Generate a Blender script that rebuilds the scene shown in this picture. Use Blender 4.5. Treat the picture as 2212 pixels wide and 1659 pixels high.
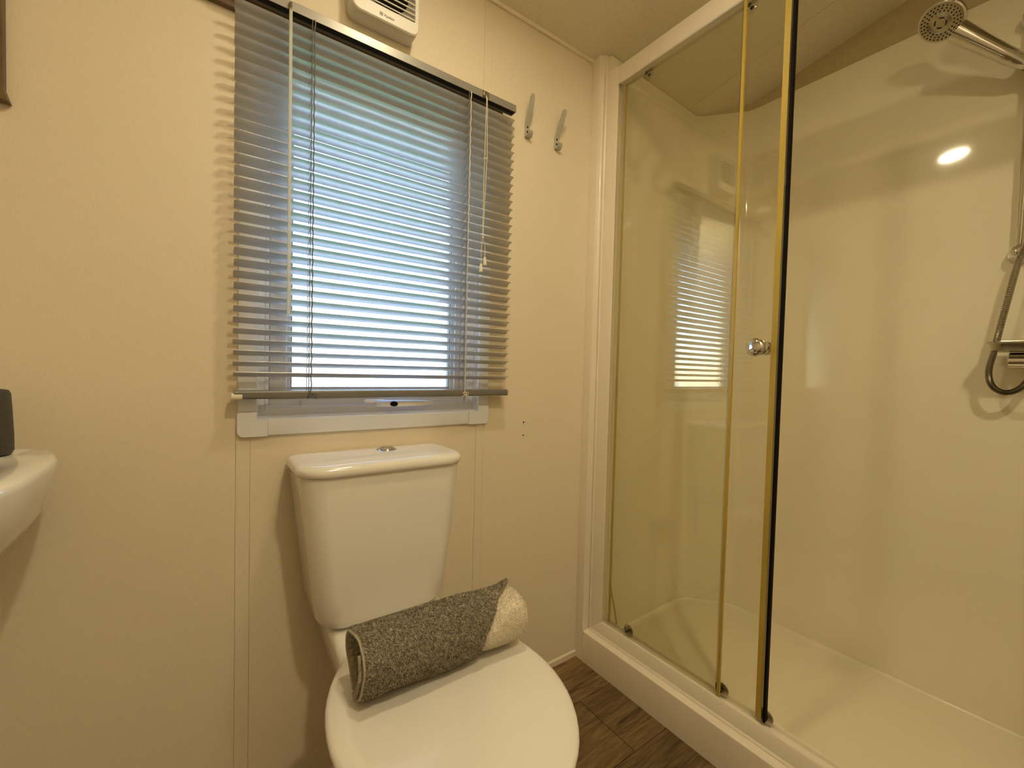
import bpy, bmesh, math, random
from mathutils import Vector, Matrix

for o in list(bpy.data.objects):
    bpy.data.objects.remove(o, do_unlink=True)
scene = bpy.context.scene
COL = scene.collection
rnd = random.Random(7)
PI = math.pi

# ------------------------------------------------------------------ camera
F_PX = 929.19
yaw, pitch, roll = math.radians(35.394), math.radians(1.72), math.radians(1.438)
CAM = Vector((0.0, -1.0766, 1.0))
fw = Vector((math.sin(yaw) * math.cos(pitch), math.cos(yaw) * math.cos(pitch), -math.sin(pitch)))
rt = Vector((math.cos(yaw), -math.sin(yaw), 0))
up = rt.cross(fw)
rt2 = rt * math.cos(roll) + up * math.sin(roll)
up2 = -rt * math.sin(roll) + up * math.cos(roll)
cd = bpy.data.cameras.new('camera')
cam = bpy.data.objects.new('camera', cd)
COL.objects.link(cam)
M = Matrix((rt2, up2, -fw)).transposed().to_4x4()
M.translation = CAM
cam.matrix_world = M
cd.sensor_fit = 'HORIZONTAL'
cd.sensor_width = 36.0
cd.lens = F_PX * 36.0 / 2212.0
cd.clip_start = 0.01
scene.camera = cam

# ------------------------------------------------------------------ world, sun, exposure
w = bpy.data.worlds.new('sky')
scene.world = w
w.use_nodes = True
nt = w.node_tree
bg = nt.nodes['Background']
sky = nt.nodes.new('ShaderNodeTexSky')
sky.sky_type = 'NISHITA'
sky.sun_disc = False
sky.sun_elevation = math.radians(42)
sky.sun_rotation = math.radians(200)
sky.air_density = 1.0
sky.dust_density = 0.4
sky.ozone_density = 1.2
nt.links.new(sky.outputs[0], bg.inputs[0])
bg.inputs[1].default_value = 2.1

sl = bpy.data.lights.new('sun', 'SUN')
sl.energy = 2.2
sl.angle = math.radians(0.5)
sl.color = (1.0, 0.93, 0.82)
so = bpy.data.objects.new('sun', sl)
COL.objects.link(so)
so.rotation_euler = Vector((0.35, 0.75, -0.85)).to_track_quat('-Z', 'Y').to_euler()

vs = scene.view_settings
vs.view_transform = 'Standard'
vs.look = 'None'
vs.exposure = 0.0
vs.gamma = 1.0
vs.use_curve_mapping = False

# warm ceiling lamp (its fitting is built further down)
LAMP = Vector((0.445, -0.545, 0))
CEIL0, CEILK = 2.056, 0.20
def ceil_z(y):
    return CEIL0 - CEILK * y
LAMP.z = ceil_z(LAMP.y) - 0.012
LAMP_POWER = 5.0
FILL_POWER = 14.0
LAMP_COLOR = (1.0, 0.845, 0.56)

# ------------------------------------------------------------------ helpers
ORIGIN = {}

def smooth(me, ang=35):
    me.polygons.foreach_set('use_smooth', [True] * len(me.polygons))
    try:
        me.set_sharp_from_angle(angle=math.radians(ang))
    except Exception:
        pass

def tag(o, label=None, cat=None, group=None, kind=None):
    if label: o['label'] = label
    if cat: o['category'] = cat
    if group: o['group'] = group
    if kind: o['kind'] = kind
    return o

def empty(name, loc, label=None, cat=None, group=None, kind=None):
    o = bpy.data.objects.new(name, None)
    COL.objects.link(o)
    o.location = loc
    o.empty_display_size = 0.05
    ORIGIN[o.name] = Vector(loc)
    return tag(o, label, cat, group, kind)

class MB:
    def __init__(self):
        self.v, self.f, self.m = [], [], []
    def add(self, v, f, m=0):
        n = len(self.v)
        self.v += [tuple(p) for p in v]
        for q in f:
            self.f.append(tuple(i + n for i in q)); self.m.append(m)
        return self
    def box(self, x0, x1, y0, y1, z0, z1, m=0):
        v = [(x, y, z) for z in (z0, z1) for y in (y0, y1) for x in (x0, x1)]
        f = [(0, 2, 3, 1), (4, 5, 7, 6), (0, 1, 5, 4), (1, 3, 7, 5), (3, 2, 6, 7), (2, 0, 4, 6)]
        return self.add(v, f, m)
    def rbox(self, x0, x1, y0, y1, z0, z1, b=0.002, seg=2, m=0):
        bm = bmesh.new()
        bmesh.ops.create_cube(bm, size=1)
        for p in bm.verts:
            p.co = Vector(((x0 + x1) / 2 + p.co.x * (x1 - x0), (y0 + y1) / 2 + p.co.y * (y1 - y0), (z0 + z1) / 2 + p.co.z * (z1 - z0)))
        bmesh.ops.bevel(bm, geom=bm.edges[:], offset=b, segments=seg, profile=0.5, affect='EDGES')
        bm.verts.index_update()
        self.add([p.co[:] for p in bm.verts], [[q.index for q in fc.verts] for fc in bm.faces], m)
        bm.free()
        return self
    def rings(self, rings, closed=True, cap0=True, cap1=True, m=0, loop=False):
        n = len(rings[0]); v = [p for r in rings for p in r]; f = []
        R = len(rings)
        for i in range(R if loop else R - 1):
            j = (i + 1) % R
            for k in range(n if closed else n - 1):
                l = (k + 1) % n
                f.append((i * n + k, i * n + l, j * n + l, j * n + k))
        if cap0 and closed and not loop: f.append(tuple(reversed(range(n))))
        if cap1 and closed and not loop: f.append(tuple((R - 1) * n + k for k in range(n)))
        return self.add(v, f, m)
    def tube(self, pts, r, n=10, cap=True, m=0):
        pts = [Vector(p) for p in pts]
        rs = r if isinstance(r, (list, tuple)) else [r] * len(pts)
        rings = []; nrm = None
        for i, p in enumerate(pts):
            a = pts[max(0, i - 1)]; b = pts[min(len(pts) - 1, i + 1)]
            t = (b - a).normalized()
            if nrm is None:
                nrm = t.orthogonal().normalized()
            else:
                nrm = (nrm - t * nrm.dot(t))
                nrm = nrm.normalized() if nrm.length > 1e-6 else t.orthogonal().normalized()
            bi = t.cross(nrm)
            rings.append([p + (nrm * math.cos(2 * PI * k / n) + bi * math.sin(2 * PI * k / n)) * rs[i] for k in range(n)])
        return self.rings(rings, True, cap, cap, m)
    def lathe(self, prof, origin, axis, n=24, m=0, cap=True):
        ax = Vector(axis).normalized(); u = ax.orthogonal().normalized(); q = ax.cross(u); o = Vector(origin)
        rings = [[o + ax * h + (u * math.cos(2 * PI * k / n) + q * math.sin(2 * PI * k / n)) * max(r, 1e-5) for k in range(n)] for r, h in prof]
        return self.rings(rings, True, cap, cap, m)
    def prism(self, poly, axis, a, b, m=0):
        """poly: list of 2-D points; axis the extrusion axis index"""
        def mk(p, t):
            c = list(p); c.insert(axis, t); return tuple(c)
        n = len(poly)
        v = [mk(p, a) for p in poly] + [mk(p, b) for p in poly]
        f = [tuple(range(n)), tuple(reversed(range(n, 2 * n)))]
        for k in range(n):
            l = (k + 1) % n
            f.append((k, k + n, l + n, l))
        return self.add(v, f, m)
    def mesh(self, name, origin, mats, smo=35):
        me = bpy.data.meshes.new(name)
        me.from_pydata([tuple(Vector(p) - origin) for p in self.v], [], self.f)
        for mt in mats: me.materials.append(mt)
        if len(mats) > 1:
            me.polygons.foreach_set('material_index', self.m)
        bm = bmesh.new(); bm.from_mesh(me)
        bmesh.ops.recalc_face_normals(bm, faces=bm.faces[:])
        bm.to_mesh(me); bm.free()
        if smo: smooth(me, smo)
        me.update()
        return me
    def build(self, name, mat, parent=None, smo=35, origin=None):
        mats = mat if isinstance(mat, (list, tuple)) else [mat]
        if parent is not None:
            org = ORIGIN[parent.name]
        else:
            org = Vector(origin) if origin is not None else Vector((0, 0, 0))
        me = self.mesh(name, org, mats, smo)
        o = bpy.data.objects.new(name, me)
        COL.objects.link(o)
        if parent is not None:
            o.parent = parent
        else:
            o.location = org
        ORIGIN[o.name] = org
        return o

def superellipse(cx, cy, rx, ry, e, n, z):
    out = []
    for k in range(n):
        t = 2 * PI * k / n
        c, s = math.cos(t), math.sin(t)
        out.append((cx + rx * math.copysign(abs(c) ** (2 / e), c), cy + ry * math.copysign(abs(s) ** (2 / e), s), z))
    return out

def rrect(x0, x1, y0, y1, r, seg=6):
    """rounded rectangle outline (2-D), r may be 4 radii: (x1,y1),(x0,y1),(x0,y0),(x1,y0)"""
    rs = r if isinstance(r, (list, tuple)) else [r] * 4
    cs = [(x1, y1, 0, -1, -1), (x0, y1, 90, 1, -1), (x0, y0, 180, 1, 1), (x1, y0, 270, -1, 1)]
    out = []
    for (cx, cy, a0, sx, sy), rr in zip(cs, rs):
        for k in range(seg + 1):
            a = math.radians(a0 + 90 * k / seg)
            out.append((cx + sx * rr + rr * math.cos(a), cy + sy * rr + rr * math.sin(a)))
    return out

def lerp(a, b, t): return a + (b - a) * t
def sstep(x, a, b):
    t = min(1, max(0, (x - a) / (b - a))); return t * t * (3 - 2 * t)
def interp(x, tab):
    if x <= tab[0][0]: return tab[0][1]
    for (a, va), (b, vb) in zip(tab, tab[1:]):
        if x <= b: return lerp(va, vb, (x - a) / (b - a))
    return tab[-1][1]

# ------------------------------------------------------------------ materials
def principled(name, color, rough=0.5, metal=0.0, spec=0.5, coat=0.0, var=0.05, vscale=(8, 8, 8), detail=3.0,
               bump=0.0, bscale=(60, 60, 60), bdist=0.001, rvar=0.0):
    m = bpy.data.materials.new(name); m.use_nodes = True
    t = m.node_tree; b = t.nodes['Principled BSDF']
    b.inputs['Roughness'].default_value = rough
    b.inputs['Metallic'].default_value = metal
    b.inputs['Specular IOR Level'].default_value = spec
    b.inputs['Coat Weight'].default_value = coat
    b.inputs['Coat Roughness'].default_value = 0.08
    tc = t.nodes.new('ShaderNodeTexCoord')
    mp = t.nodes.new('ShaderNodeMapping'); mp.inputs['Scale'].default_value = vscale
    t.links.new(tc.outputs['Object'], mp.inputs['Vector'])
    nz = t.nodes.new('ShaderNodeTexNoise'); nz.inputs['Scale'].default_value = 1.0; nz.inputs['Detail'].default_value = detail
    t.links.new(mp.outputs[0], nz.inputs['Vector'])
    rp = t.nodes.new('ShaderNodeValToRGB')
    rp.color_ramp.elements[0].position = 0.3; rp.color_ramp.elements[1].position = 0.7
    rp.color_ramp.elements[0].color = (*[max(0, c * (1 - var)) for c in color], 1)
    rp.color_ramp.elements[1].color = (*[min(1, c * (1 + var)) for c in color], 1)
    t.links.new(nz.outputs['Fac'], rp.inputs['Fac'])
    t.links.new(rp.outputs['Color'], b.inputs['Base Color'])
    if bump > 0:
        mp2 = t.nodes.new('ShaderNodeMapping'); mp2.inputs['Scale'].default_value = bscale
        t.links.new(tc.outputs['Object'], mp2.inputs['Vector'])
        n2 = t.nodes.new('ShaderNodeTexNoise'); n2.inputs['Scale'].default_value = 1.0; n2.inputs['Detail'].default_value = 4
        t.links.new(mp2.outputs[0], n2.inputs['Vector'])
        bp = t.nodes.new('ShaderNodeBump'); bp.inputs['Strength'].default_value = bump; bp.inputs['Distance'].default_value = bdist
        t.links.new(n2.outputs['Fac'], bp.inputs['Height']); t.links.new(bp.outputs[0], b.inputs['Normal'])
    return m

def clear_glass(name, tint, rough=0.0, ior=1.5, bump=0.0, soft=0.0, refl=1.0):
    """thin architectural glass: tinted see-through plus Fresnel reflection"""
    m = bpy.data.materials.new(name); m.use_nodes = True
    t = m.node_tree; t.nodes.clear()
    out = t.nodes.new('ShaderNodeOutputMaterial')
    tr = t.nodes.new('ShaderNodeBsdfTransparent'); tr.inputs[0].default_value = (*tint, 1)
    gl = t.nodes.new('ShaderNodeBsdfGlossy'); gl.inputs['Roughness'].default_value = rough
    gl.inputs['Color'].default_value = (refl, refl, refl, 1)
    geo = t.nodes.new('ShaderNodeNewGeometry')
    mr = t.nodes.new('ShaderNodeMapRange')
    mr.inputs['To Min'].default_value = ior; mr.inputs['To Max'].default_value = 1.0 / ior
    t.links.new(geo.outputs['Backfacing'], mr.inputs['Value'])
    fr = t.nodes.new('ShaderNodeFresnel'); t.links.new(mr.outputs[0], fr.inputs['IOR'])
    mix = t.nodes.new('ShaderNodeMixShader')
    t.links.new(fr.outputs[0], mix.inputs[0])
    base = tr
    if soft > 0:
        rf = t.nodes.new('ShaderNodeBsdfRefraction'); rf.inputs['Roughness'].default_value = 0.12; rf.inputs['IOR'].default_value = 1.12
        rf.inputs['Color'].default_value = (*tint, 1)
        tc = t.nodes.new('ShaderNodeTexCoord')
        vz = t.nodes.new('ShaderNodeTexNoise'); vz.inputs['Scale'].default_value = 420; vz.inputs['Detail'].default_value = 2
        t.links.new(tc.outputs['Object'], vz.inputs['Vector'])
        bp = t.nodes.new('ShaderNodeBump'); bp.inputs['Strength'].default_value = 0.5; bp.inputs['Distance'].default_value = 0.001
        t.links.new(vz.outputs['Fac'], bp.inputs['Height']); t.links.new(bp.outputs[0], rf.inputs['Normal'])
        m2 = t.nodes.new('ShaderNodeMixShader'); m2.inputs[0].default_value = soft
        t.links.new(tr.outputs[0], m2.inputs[1]); t.links.new(rf.outputs[0], m2.inputs[2])
        base = m2
    t.links.new(base.outputs[0], mix.inputs[1]); t.links.new(gl.outputs[0], mix.inputs[2])
    t.links.new(mix.outputs[0], out.inputs['Surface'])
    return m

def emitter(name, color, strength):
    m = bpy.data.materials.new(name); m.use_nodes = True
    t = m.node_tree; t.nodes.clear()
    out = t.nodes.new('ShaderNodeOutputMaterial'); e = t.nodes.new('ShaderNodeEmission')
    e.inputs[0].default_value = (*color, 1); e.inputs[1].default_value = strength
    t.links.new(e.outputs[0], out.inputs[0])
    return m

def wood(name, dark, light, along_x=True, rough=0.45):
    m = bpy.data.materials.new(name); m.use_nodes = True
    t = m.node_tree; b = t.nodes['Principled BSDF']; b.inputs['Roughness'].default_value = rough
    tc = t.nodes.new('ShaderNodeTexCoord'); oi = t.nodes.new('ShaderNodeObjectInfo')
    ad = t.nodes.new('ShaderNodeVectorMath'); ad.operation = 'ADD'
    sc = t.nodes.new('ShaderNodeVectorMath'); sc.operation = 'SCALE'; sc.inputs[0].default_value = (3.7, 9.1, 5.3)
    t.links.new(oi.outputs['Random'], sc.inputs['Scale'])
    t.links.new(tc.outputs['Object'], ad.inputs[0]); t.links.new(sc.outputs[0], ad.inputs[1])
    mp = t.nodes.new('ShaderNodeMapping'); mp.inputs['Scale'].default_value = (5, 55, 5) if along_x else (55, 5, 5)
    t.links.new(ad.outputs[0], mp.inputs['Vector'])
    n1 = t.nodes.new('ShaderNodeTexNoise'); n1.inputs['Scale'].default_value = 1.0; n1.inputs['Detail'].default_value = 6; n1.inputs['Distortion'].default_value = 1.2
    t.links.new(mp.outputs[0], n1.inputs['Vector'])
    mp3 = t.nodes.new('ShaderNodeMapping'); mp3.inputs['Scale'].default_value = (20, 320, 20) if along_x else (320, 20, 20)
    t.links.new(ad.outputs[0], mp3.inputs['Vector'])
    n3 = t.nodes.new('ShaderNodeTexNoise'); n3.inputs['Scale'].default_value = 1.0; n3.inputs['Detail'].default_value = 3
    t.links.new(mp3.outputs[0], n3.inputs['Vector'])
    mx = t.nodes.new('ShaderNodeMath'); mx.operation = 'MULTIPLY_ADD'; mx.inputs[1].default_value = 0.45
    t.links.new(n3.outputs['Fac'], mx.inputs[0])
    m5 = t.nodes.new('ShaderNodeMath'); m5.operation = 'MULTIPLY'; m5.inputs[1].default_value = 0.6
    t.links.new(n1.outputs['Fac'], m5.inputs[0]); t.links.new(m5.outputs[0], mx.inputs[2])
    rp = t.nodes.new('ShaderNodeValToRGB'); rp.color_ramp.elements[0].position = 0.36; rp.color_ramp.elements[1].position = 0.66
    rp.color_ramp.elements[0].color = (*dark, 1); rp.color_ramp.elements[1].color = (*light, 1)
    t.links.new(mx.outputs[0], rp.inputs['Fac'])
    hs = t.nodes.new('ShaderNodeHueSaturation')
    mr = t.nodes.new('ShaderNodeMapRange'); mr.inputs['To Min'].default_value = 0.75; mr.inputs['To Max'].default_value = 1.25
    t.links.new(oi.outputs['Random'], mr.inputs['Value']); t.links.new(mr.outputs[0], hs.inputs['Value'])
    t.links.new(rp.outputs[0], hs.inputs['Color']); t.links.new(hs.outputs[0], b.inputs['Base Color'])
    bp = t.nodes.new('ShaderNodeBump'); bp.inputs['Strength'].default_value = 0.25; bp.inputs['Distance'].default_value = 0.001
    t.links.new(mx.outputs[0], bp.inputs['Height']); t.links.new(bp.outputs[0], b.inputs['Normal'])
    return m

MAT = dict(
    wall=principled('wall vinyl', (0.78, 0.69, 0.53), 0.5, var=0.035, vscale=(800, 800, 60), detail=4, bump=0.1, bscale=(1100, 1100, 90), bdist=0.0005),
    ceiling=principled('ceiling board', (0.80, 0.72, 0.54), 0.7, var=0.05, vscale=(160, 160, 160), bump=0.2, bscale=(400, 400, 400)),
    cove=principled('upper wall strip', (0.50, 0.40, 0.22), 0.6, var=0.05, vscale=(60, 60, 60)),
    dark=principled('dark void', (0.015, 0.013, 0.012), 0.9),
    shell=principled('outer shell', (0.5, 0.5, 0.48), 0.9),
    acrylic=principled('cream acrylic lining', (0.86, 0.785, 0.60), 0.06, coat=0.0, var=0.02, vscale=(3, 3, 3)),
    tray=principled('cream shower tray', (0.83, 0.755, 0.57), 0.3, coat=0.2, var=0.02, vscale=(5, 5, 5)),
    frame=principled('cream frame plastic', (0.80, 0.72, 0.58), 0.28, coat=0.2, var=0.02),
    upvc=principled('white window plastic', (0.79, 0.81, 0.85), 0.35, var=0.015),  # blue cast of the daylight is put into this white
    sash=principled('shade grey sash plastic', (0.58, 0.58, 0.60), 0.4, var=0.02),  # shade on the white sash is put into this greyer colour
    gasket=principled('grey window gasket', (0.20, 0.20, 0.20), 0.6),
    ceramic=principled('white glazed ceramic', (0.83, 0.80, 0.74), 0.05, coat=0.2, var=0.01),
    seat=principled('white seat plastic', (0.82, 0.785, 0.72), 0.09, spec=0.8, coat=0.0, var=0.01, bump=0.02, bscale=(900, 900, 900), bdist=0.0003),
    chrome=principled('polished chrome', (0.72, 0.71, 0.68), 0.08, metal=1.0, var=0.02),
    satin=principled('worn satin chrome', (0.45, 0.42, 0.35), 0.25, metal=1.0, var=0.08, vscale=(40, 40, 40)),
    slat=principled('grey satin slat paint', (0.61, 0.60, 0.575), 0.30, metal=0.65, spec=0.5, var=0.04, vscale=(12, 12, 12)),
    rail=principled('dark grey rail paint', (0.19, 0.18, 0.165), 0.38, metal=0.2, var=0.04, vscale=(20, 20, 20)),
    headrail=principled('grey headrail paint', (0.30, 0.285, 0.26), 0.34, metal=0.3, var=0.04, vscale=(20, 20, 20)),
    cord=principled('cream cord', (0.72, 0.66, 0.54), 0.8, var=0.1, vscale=(300, 300, 300)),
    gcord=principled('grey ladder cord', (0.16, 0.155, 0.16), 0.8, var=0.1, vscale=(300, 300, 300)),
    ivory=principled('ivory plastic', (0.80, 0.74, 0.60), 0.4),
    white=principled('white fan plastic', (0.78, 0.76, 0.70), 0.4, var=0.015),
    ink=principled('grey print ink', (0.10, 0.10, 0.10), 0.6),
    black=principled('black rubber', (0.004, 0.003, 0.003), 0.75, spec=0.15),
    hook=principled('grey painted hook metal', (0.50, 0.49, 0.42), 0.4, metal=0.15, var=0.05, vscale=(50, 50, 50)),
    screw=principled('dark screw head', (0.03, 0.027, 0.025), 0.5, metal=0.5),
    brown=wood('brown wood trim', (0.11, 0.07, 0.03), (0.22, 0.145, 0.07)),
    plank=wood('dark wood plank', (0.05, 0.028, 0.009), (0.24, 0.15, 0.06)),
    grey_towel=principled('taupe terry', (0.37, 0.325, 0.24), 0.95, spec=0.1, var=0.4, vscale=(170, 170, 170), bump=0.9, bscale=(300, 300, 300), bdist=0.003),
    cream_towel=principled('cream terry', (0.86, 0.78, 0.62), 0.95, spec=0.1, var=0.08, vscale=(300, 300, 300), bump=0.8, bscale=(420, 420, 420), bdist=0.003),
    hem=principled('towel hem', (0.42, 0.37, 0.28), 0.9, var=0.1, vscale=(200, 200, 200)),
    tumbler=principled('charcoal resin', (0.055, 0.05, 0.042), 0.55, var=0.3, vscale=(300, 300, 300), bump=0.3, bscale=(400, 400, 400)),
    mirror=principled('mirror silvering', (0.85, 0.85, 0.85), 0.02, metal=1.0, var=0.0),
    seal=principled('yellowed clear seal', (0.46, 0.33, 0.06), 0.3, var=0.1, vscale=(40, 40, 6)),
    siding=principled('sunlit cream siding', (0.56, 0.50, 0.43), 0.8, var=0.05),
    grass=principled('grass', (0.10, 0.16, 0.05), 0.9, var=0.4, vscale=(3, 3, 3)),
    glass=clear_glass('shower glass', (0.985, 0.985, 0.945), 0.0, 1.52),
    winglass=clear_glass('stippled window glass', (0.95, 0.97, 0.97), 0.02, 1.5, soft=0.35),
    clear=clear_glass('clear wand plastic', (0.95, 0.955, 0.93), 0.08, 1.5),
    lever=principled('bright white handle', (0.90, 0.90, 0.90), 0.3, var=0.01),
    wand=principled('pale wand plastic', (0.84, 0.86, 0.80), 0.12, var=0.0),
    diffuser=emitter('lamp diffuser', (1.0, 0.84, 0.55), 14.0),
)

MAT['wand'].node_tree.nodes['Principled BSDF'].inputs['Alpha'].default_value = 0.6

# ------------------------------------------------------------------ structure: outer shell that keeps the daylight out
XL, XR, YB = -0.85, 1.90, -1.75
sh = empty('trim_9', (0, 0, -0.05), kind='structure')
sh['label'] = 'plain outer skin of the cabin around the bathroom'
def roof_poly(y0, y1, t): return [(y0, ceil_z(y0) + 0.03), (y1, ceil_z(y1) + 0.03), (y1, ceil_z(y1) + t), (y0, ceil_z(y0) + t)]
MB().prism(roof_poly(0.12, YB - 0.12, 0.12), 0, XL - 0.12, XR + 0.12).build('roof_deck', MAT['shell'], sh)
MB().box(XL - 0.12, XR + 0.12, YB - 0.12, 0.12, -0.16, -0.03).build('floor_deck', MAT['shell'], sh)

# floor of planks
fl = empty('floor', (0.5, -0.8, -0.02), kind='structure')
MB().box(XL, XR, YB, 0.0, -0.03, -0.005).build('subfloor', MAT['dark'], fl)
rows = [0.0] + [-0.164 - 0.21 * i for i in range(9)]
joints = {0: [-0.55, 0.35, 1.25], 1: [0.03, 0.93, 1.83], 2: [-0.3, 0.6, 1.5], 3: [0.2, 1.1], 4: [-0.1, 0.8, 1.7], 5: [0.4, 1.3], 6: [0.1, 1.0], 7: [-0.4, 0.5, 1.4]}
for i in range(8):
    y1, y0 = rows[i], max(rows[i + 1], YB)
    xs = [XL] + joints[i] + [XR]
    for a, b in zip(xs, xs[1:]):
        g = 0.0008
        MB().rbox(a + g, b - g, y0 + g, y1 - g, -0.006, 0.0, 0.0007, 1).build('plank', MAT['plank'], fl)

# rear wall (holds the window), panels and cover strips
wr = empty('wall_rear', (0.4, 0.0, 0.0), kind='structure')
T = 0.09
HX0, HX1, HZ0, HZ1 = 0.070, 0.655, 0.866, 1.70
S1a, S1b, S2a, S2b = 0.0505, 0.077, 0.640, 0.666
def wall_box(a, b, z0, z1): return MB().box(a, b, 0.0, T, z0, z1)
wall_box(XL, S1a - 0.0004, 0, CEIL0).build('wall_panel', MAT['wall'], wr)
wall_box(S1b, S2a - 0.0005, 0, HZ0).build('wall_panel', MAT['wall'], wr)
wall_box(S1b, S2a - 0.0005, HZ1, CEIL0).build('wall_panel', MAT['wall'], wr)
rp_ = wall_box(S2b, XR, 0, CEIL0).build('wall_panel', MAT['wall'], wr)
MB().box(S1a - 0.0004, HX0, 0.0, 0.03, HZ0, HZ1).build('reveal_strip', MAT['wall'], wr)
for a, b in ((S1a, S1b), (S2a, S2b)):
    for z0, z1 in ((0, HZ0), (HZ1, CEIL0)):
        MB().rbox(a, b - 0.0004, -0.0006, 0.02, z0, z1, 0.0004, 1).build('cover_strip', MAT['wall'], wr)
MB().box(XL, HX0, 0.03, T, 0, CEIL0).box(HX1, XR, 0.03, T, 0, CEIL0).build('wall_core', MAT['brown'], wr)
MB().box(XL - 0.12, HX0, T, 0.12, -0.1, 2.2).box(HX1, XR + 0.12, T, 0.12, -0.1, 2.2).box(HX0, HX1, T, 0.12, -0.1, HZ0).box(HX0, HX1, T, 0.12, HZ1, 2.2).build('outer_skin', MAT['shell'], wr)
for z in (0.840, 0.799):
    MB().lathe([(0.0026, 0.0), (0.0022, 0.0014), (0.0005, 0.0016)], (0.813, 0.0, z), (0, -1, 0), 10).build('screw_hole', MAT['screw'], wr)

wl = empty('wall_left', (XL, -0.8, 0), kind='structure')
def side_poly(t=0.0): return [(0.0, 0.0), (0.0, CEIL0), (YB, ceil_z(YB)), (YB, 0.0)]
MB().prism(side_poly(), 0, XL - 0.06, XL).build('wall_panel', MAT['wall'], wl)
MB().prism([(0.12, -0.1), (0.12, 2.2), (YB - .12, 2.6), (YB - .12, -0.1)], 0, XL - 0.12, XL - 0.06).build('outer_skin', MAT['shell'], wl)
wf = empty('wall_front', (0.5, YB, 0), kind='structure')
MB().box(XL, XR, YB - 0.06, YB, 0, ceil_z(YB)).build('wall_panel', MAT['wall'], wf)
MB().box(XL - .12, XR + .12, YB - 0.12, YB - 0.06, -0.1, 2.6).build('outer_skin', MAT['shell'], wf)

# ceiling boards
ce = empty('ceiling', (0.5, -0.8, 2.2), kind='structure')
for a, b in ((XL, 0.35), (0.35, 1.57), (1.57, XR)):
    MB().prism([(0.0, CEIL0), (YB, ceil_z(YB)), (YB, ceil_z(YB) + 0.012), (0.0, CEIL0 + 0.012)], 0, a + 0.0007, b - 0.0007).build('ceiling_board', MAT['ceiling'], ce)
MB().prism([(0.0, CEIL0 + .012), (YB, ceil_z(YB) + .012), (YB, ceil_z(YB) + 0.03), (0.0, CEIL0 + 0.03)], 0, XL, XR).build('ceiling_core', MAT['dark'], ce)
tb = MB().prism([(0.0, CEIL0), (0.0, CEIL0 - 0.008), (-0.007, CEIL0 - 0.0075), (-0.010, CEIL0 + 0.0015)], 0, XL, 1.066).build('trim_1', MAT['wall'], None, origin=(0.1, 0, CEIL0))
tag(tb, 'slim cream bead where the rear wall meets the ceiling', kind='structure')
bb = MB().prism([(0.0, 0.0), (-0.006, 0.0), (-0.006, 0.017), (-0.004, 0.0195), (0.0, 0.020)], 0, XL, 1.066).build('baseboard_rear', MAT['wall'], None, origin=(0.5, 0, 0))
tag(bb, 'low cream skirting strip along the rear wall', kind='structure')
bt = MB().rbox(-0.12, 0.70, -0.013, -0.0005, 1.7205, 1.752, 0.001, 1).build('trim_2', MAT['brown'], None, origin=(0.3, 0, 1.72))
tag(bt, 'brown wooden batten on the wall behind the blind headrail', kind='structure')

# shower lining on the right
wrg = empty('wall_right', (1.77, -0.6, 0), kind='structure')
XS = 1.77
PT = 2.062
endw = [(1.12, -0.056), (1.64, -0.036)]
def lin_panel(p, q, z0, z1, th=0.012):
    p, q = Vector((*p, 0)), Vector((*q, 0))
    d = (q - p).normalized(); n = Vector((-d.y, d.x, 0))     # outward = away from the shower
    if n.dot(Vector((1, 1, 0))) < 0: n = -n
    zf = (lambda v: ceil_z(v.y)) if z1 is None else (lambda v: z1)
    v = []
    for pt in (p, q, q + n * th, p + n * th):
        v.append((pt.x, pt.y, z0))
    for pt in (p, q, q + n * th, p + n * th):
        v.append((pt.x, pt.y, zf(pt)))
    return MB().add(v, [(0, 1, 2, 3), (4, 7, 6, 5), (0, 4, 5, 1), (1, 5, 6, 2), (2, 6, 7, 3), (3, 7, 4, 0)])
# one moulded lining with softly rounded corners: profile in plan
def arc(c, r, a0, a1, n):
    return [(c[0] + r * math.cos(math.radians(lerp(a0, a1, i / n))), c[1] + r * math.sin(math.radians(lerp(a0, a1, i / n)))) for i in range(n + 1)]
def rounded_path(pts, r, n=6):
    out = [pts[0]]
    for a, b, c in zip(pts, pts[1:], pts[2:]):
        A, B, C_ = Vector(a), Vector(b), Vector(c)
        u, v = (A - B).normalized(), (C_ - B).normalized()
        d = min(r, (A - B).length * .45, (C_ - B).length * .45)
        p0, p1 = B + u * d, B + v * d
        out.append(tuple(p0 + u * min(0.003, d * .1)))
        for i in range(n + 1):
            t = i / n
            out.append(tuple((1 - t) ** 2 * p0 + 2 * t * (1 - t) * B + t * t * p1))
        out.append(tuple(p1 + v * min(0.003, d * .1)))
    out.append(pts[-1])
    return out
YS = -1.24
plan = rounded_path([(1.10, -0.056), (1.64, -0.036), (XS, -0.185), (XS, YS + 0.10), (XS - 0.10, YS), (1.10, YS)], 0.028, 6)
def lining(z0, zt, path, off):
    mb = MB(); n = len(path); A = []; B = []
    for i, p in enumerate(path):
        a = Vector(path[max(0, i - 1)]); b = Vector(path[min(n - 1, i + 1)])
        d = (b - a).normalized(); nn = Vector((-d.y, d.x))
        q = Vector(p); o = q + nn * off
        A.append(q); B.append(o)
    ring = []
    for q, o in zip(A, B):
        ring.append([(q.x, q.y, z0), (q.x, q.y, zt(q)), (o.x, o.y, zt(o)), (o.x, o.y, z0)])
    return mb.rings(ring, True, True, True)
MIDE = 8
def zt_lin(q):
    return min(PT, ceil_z(q.y) - 0.0005)
lo = lining(0.045, zt_lin, plan, 0.012)
lo.build('shower_lining', MAT['acrylic'], wrg, 25)
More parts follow.
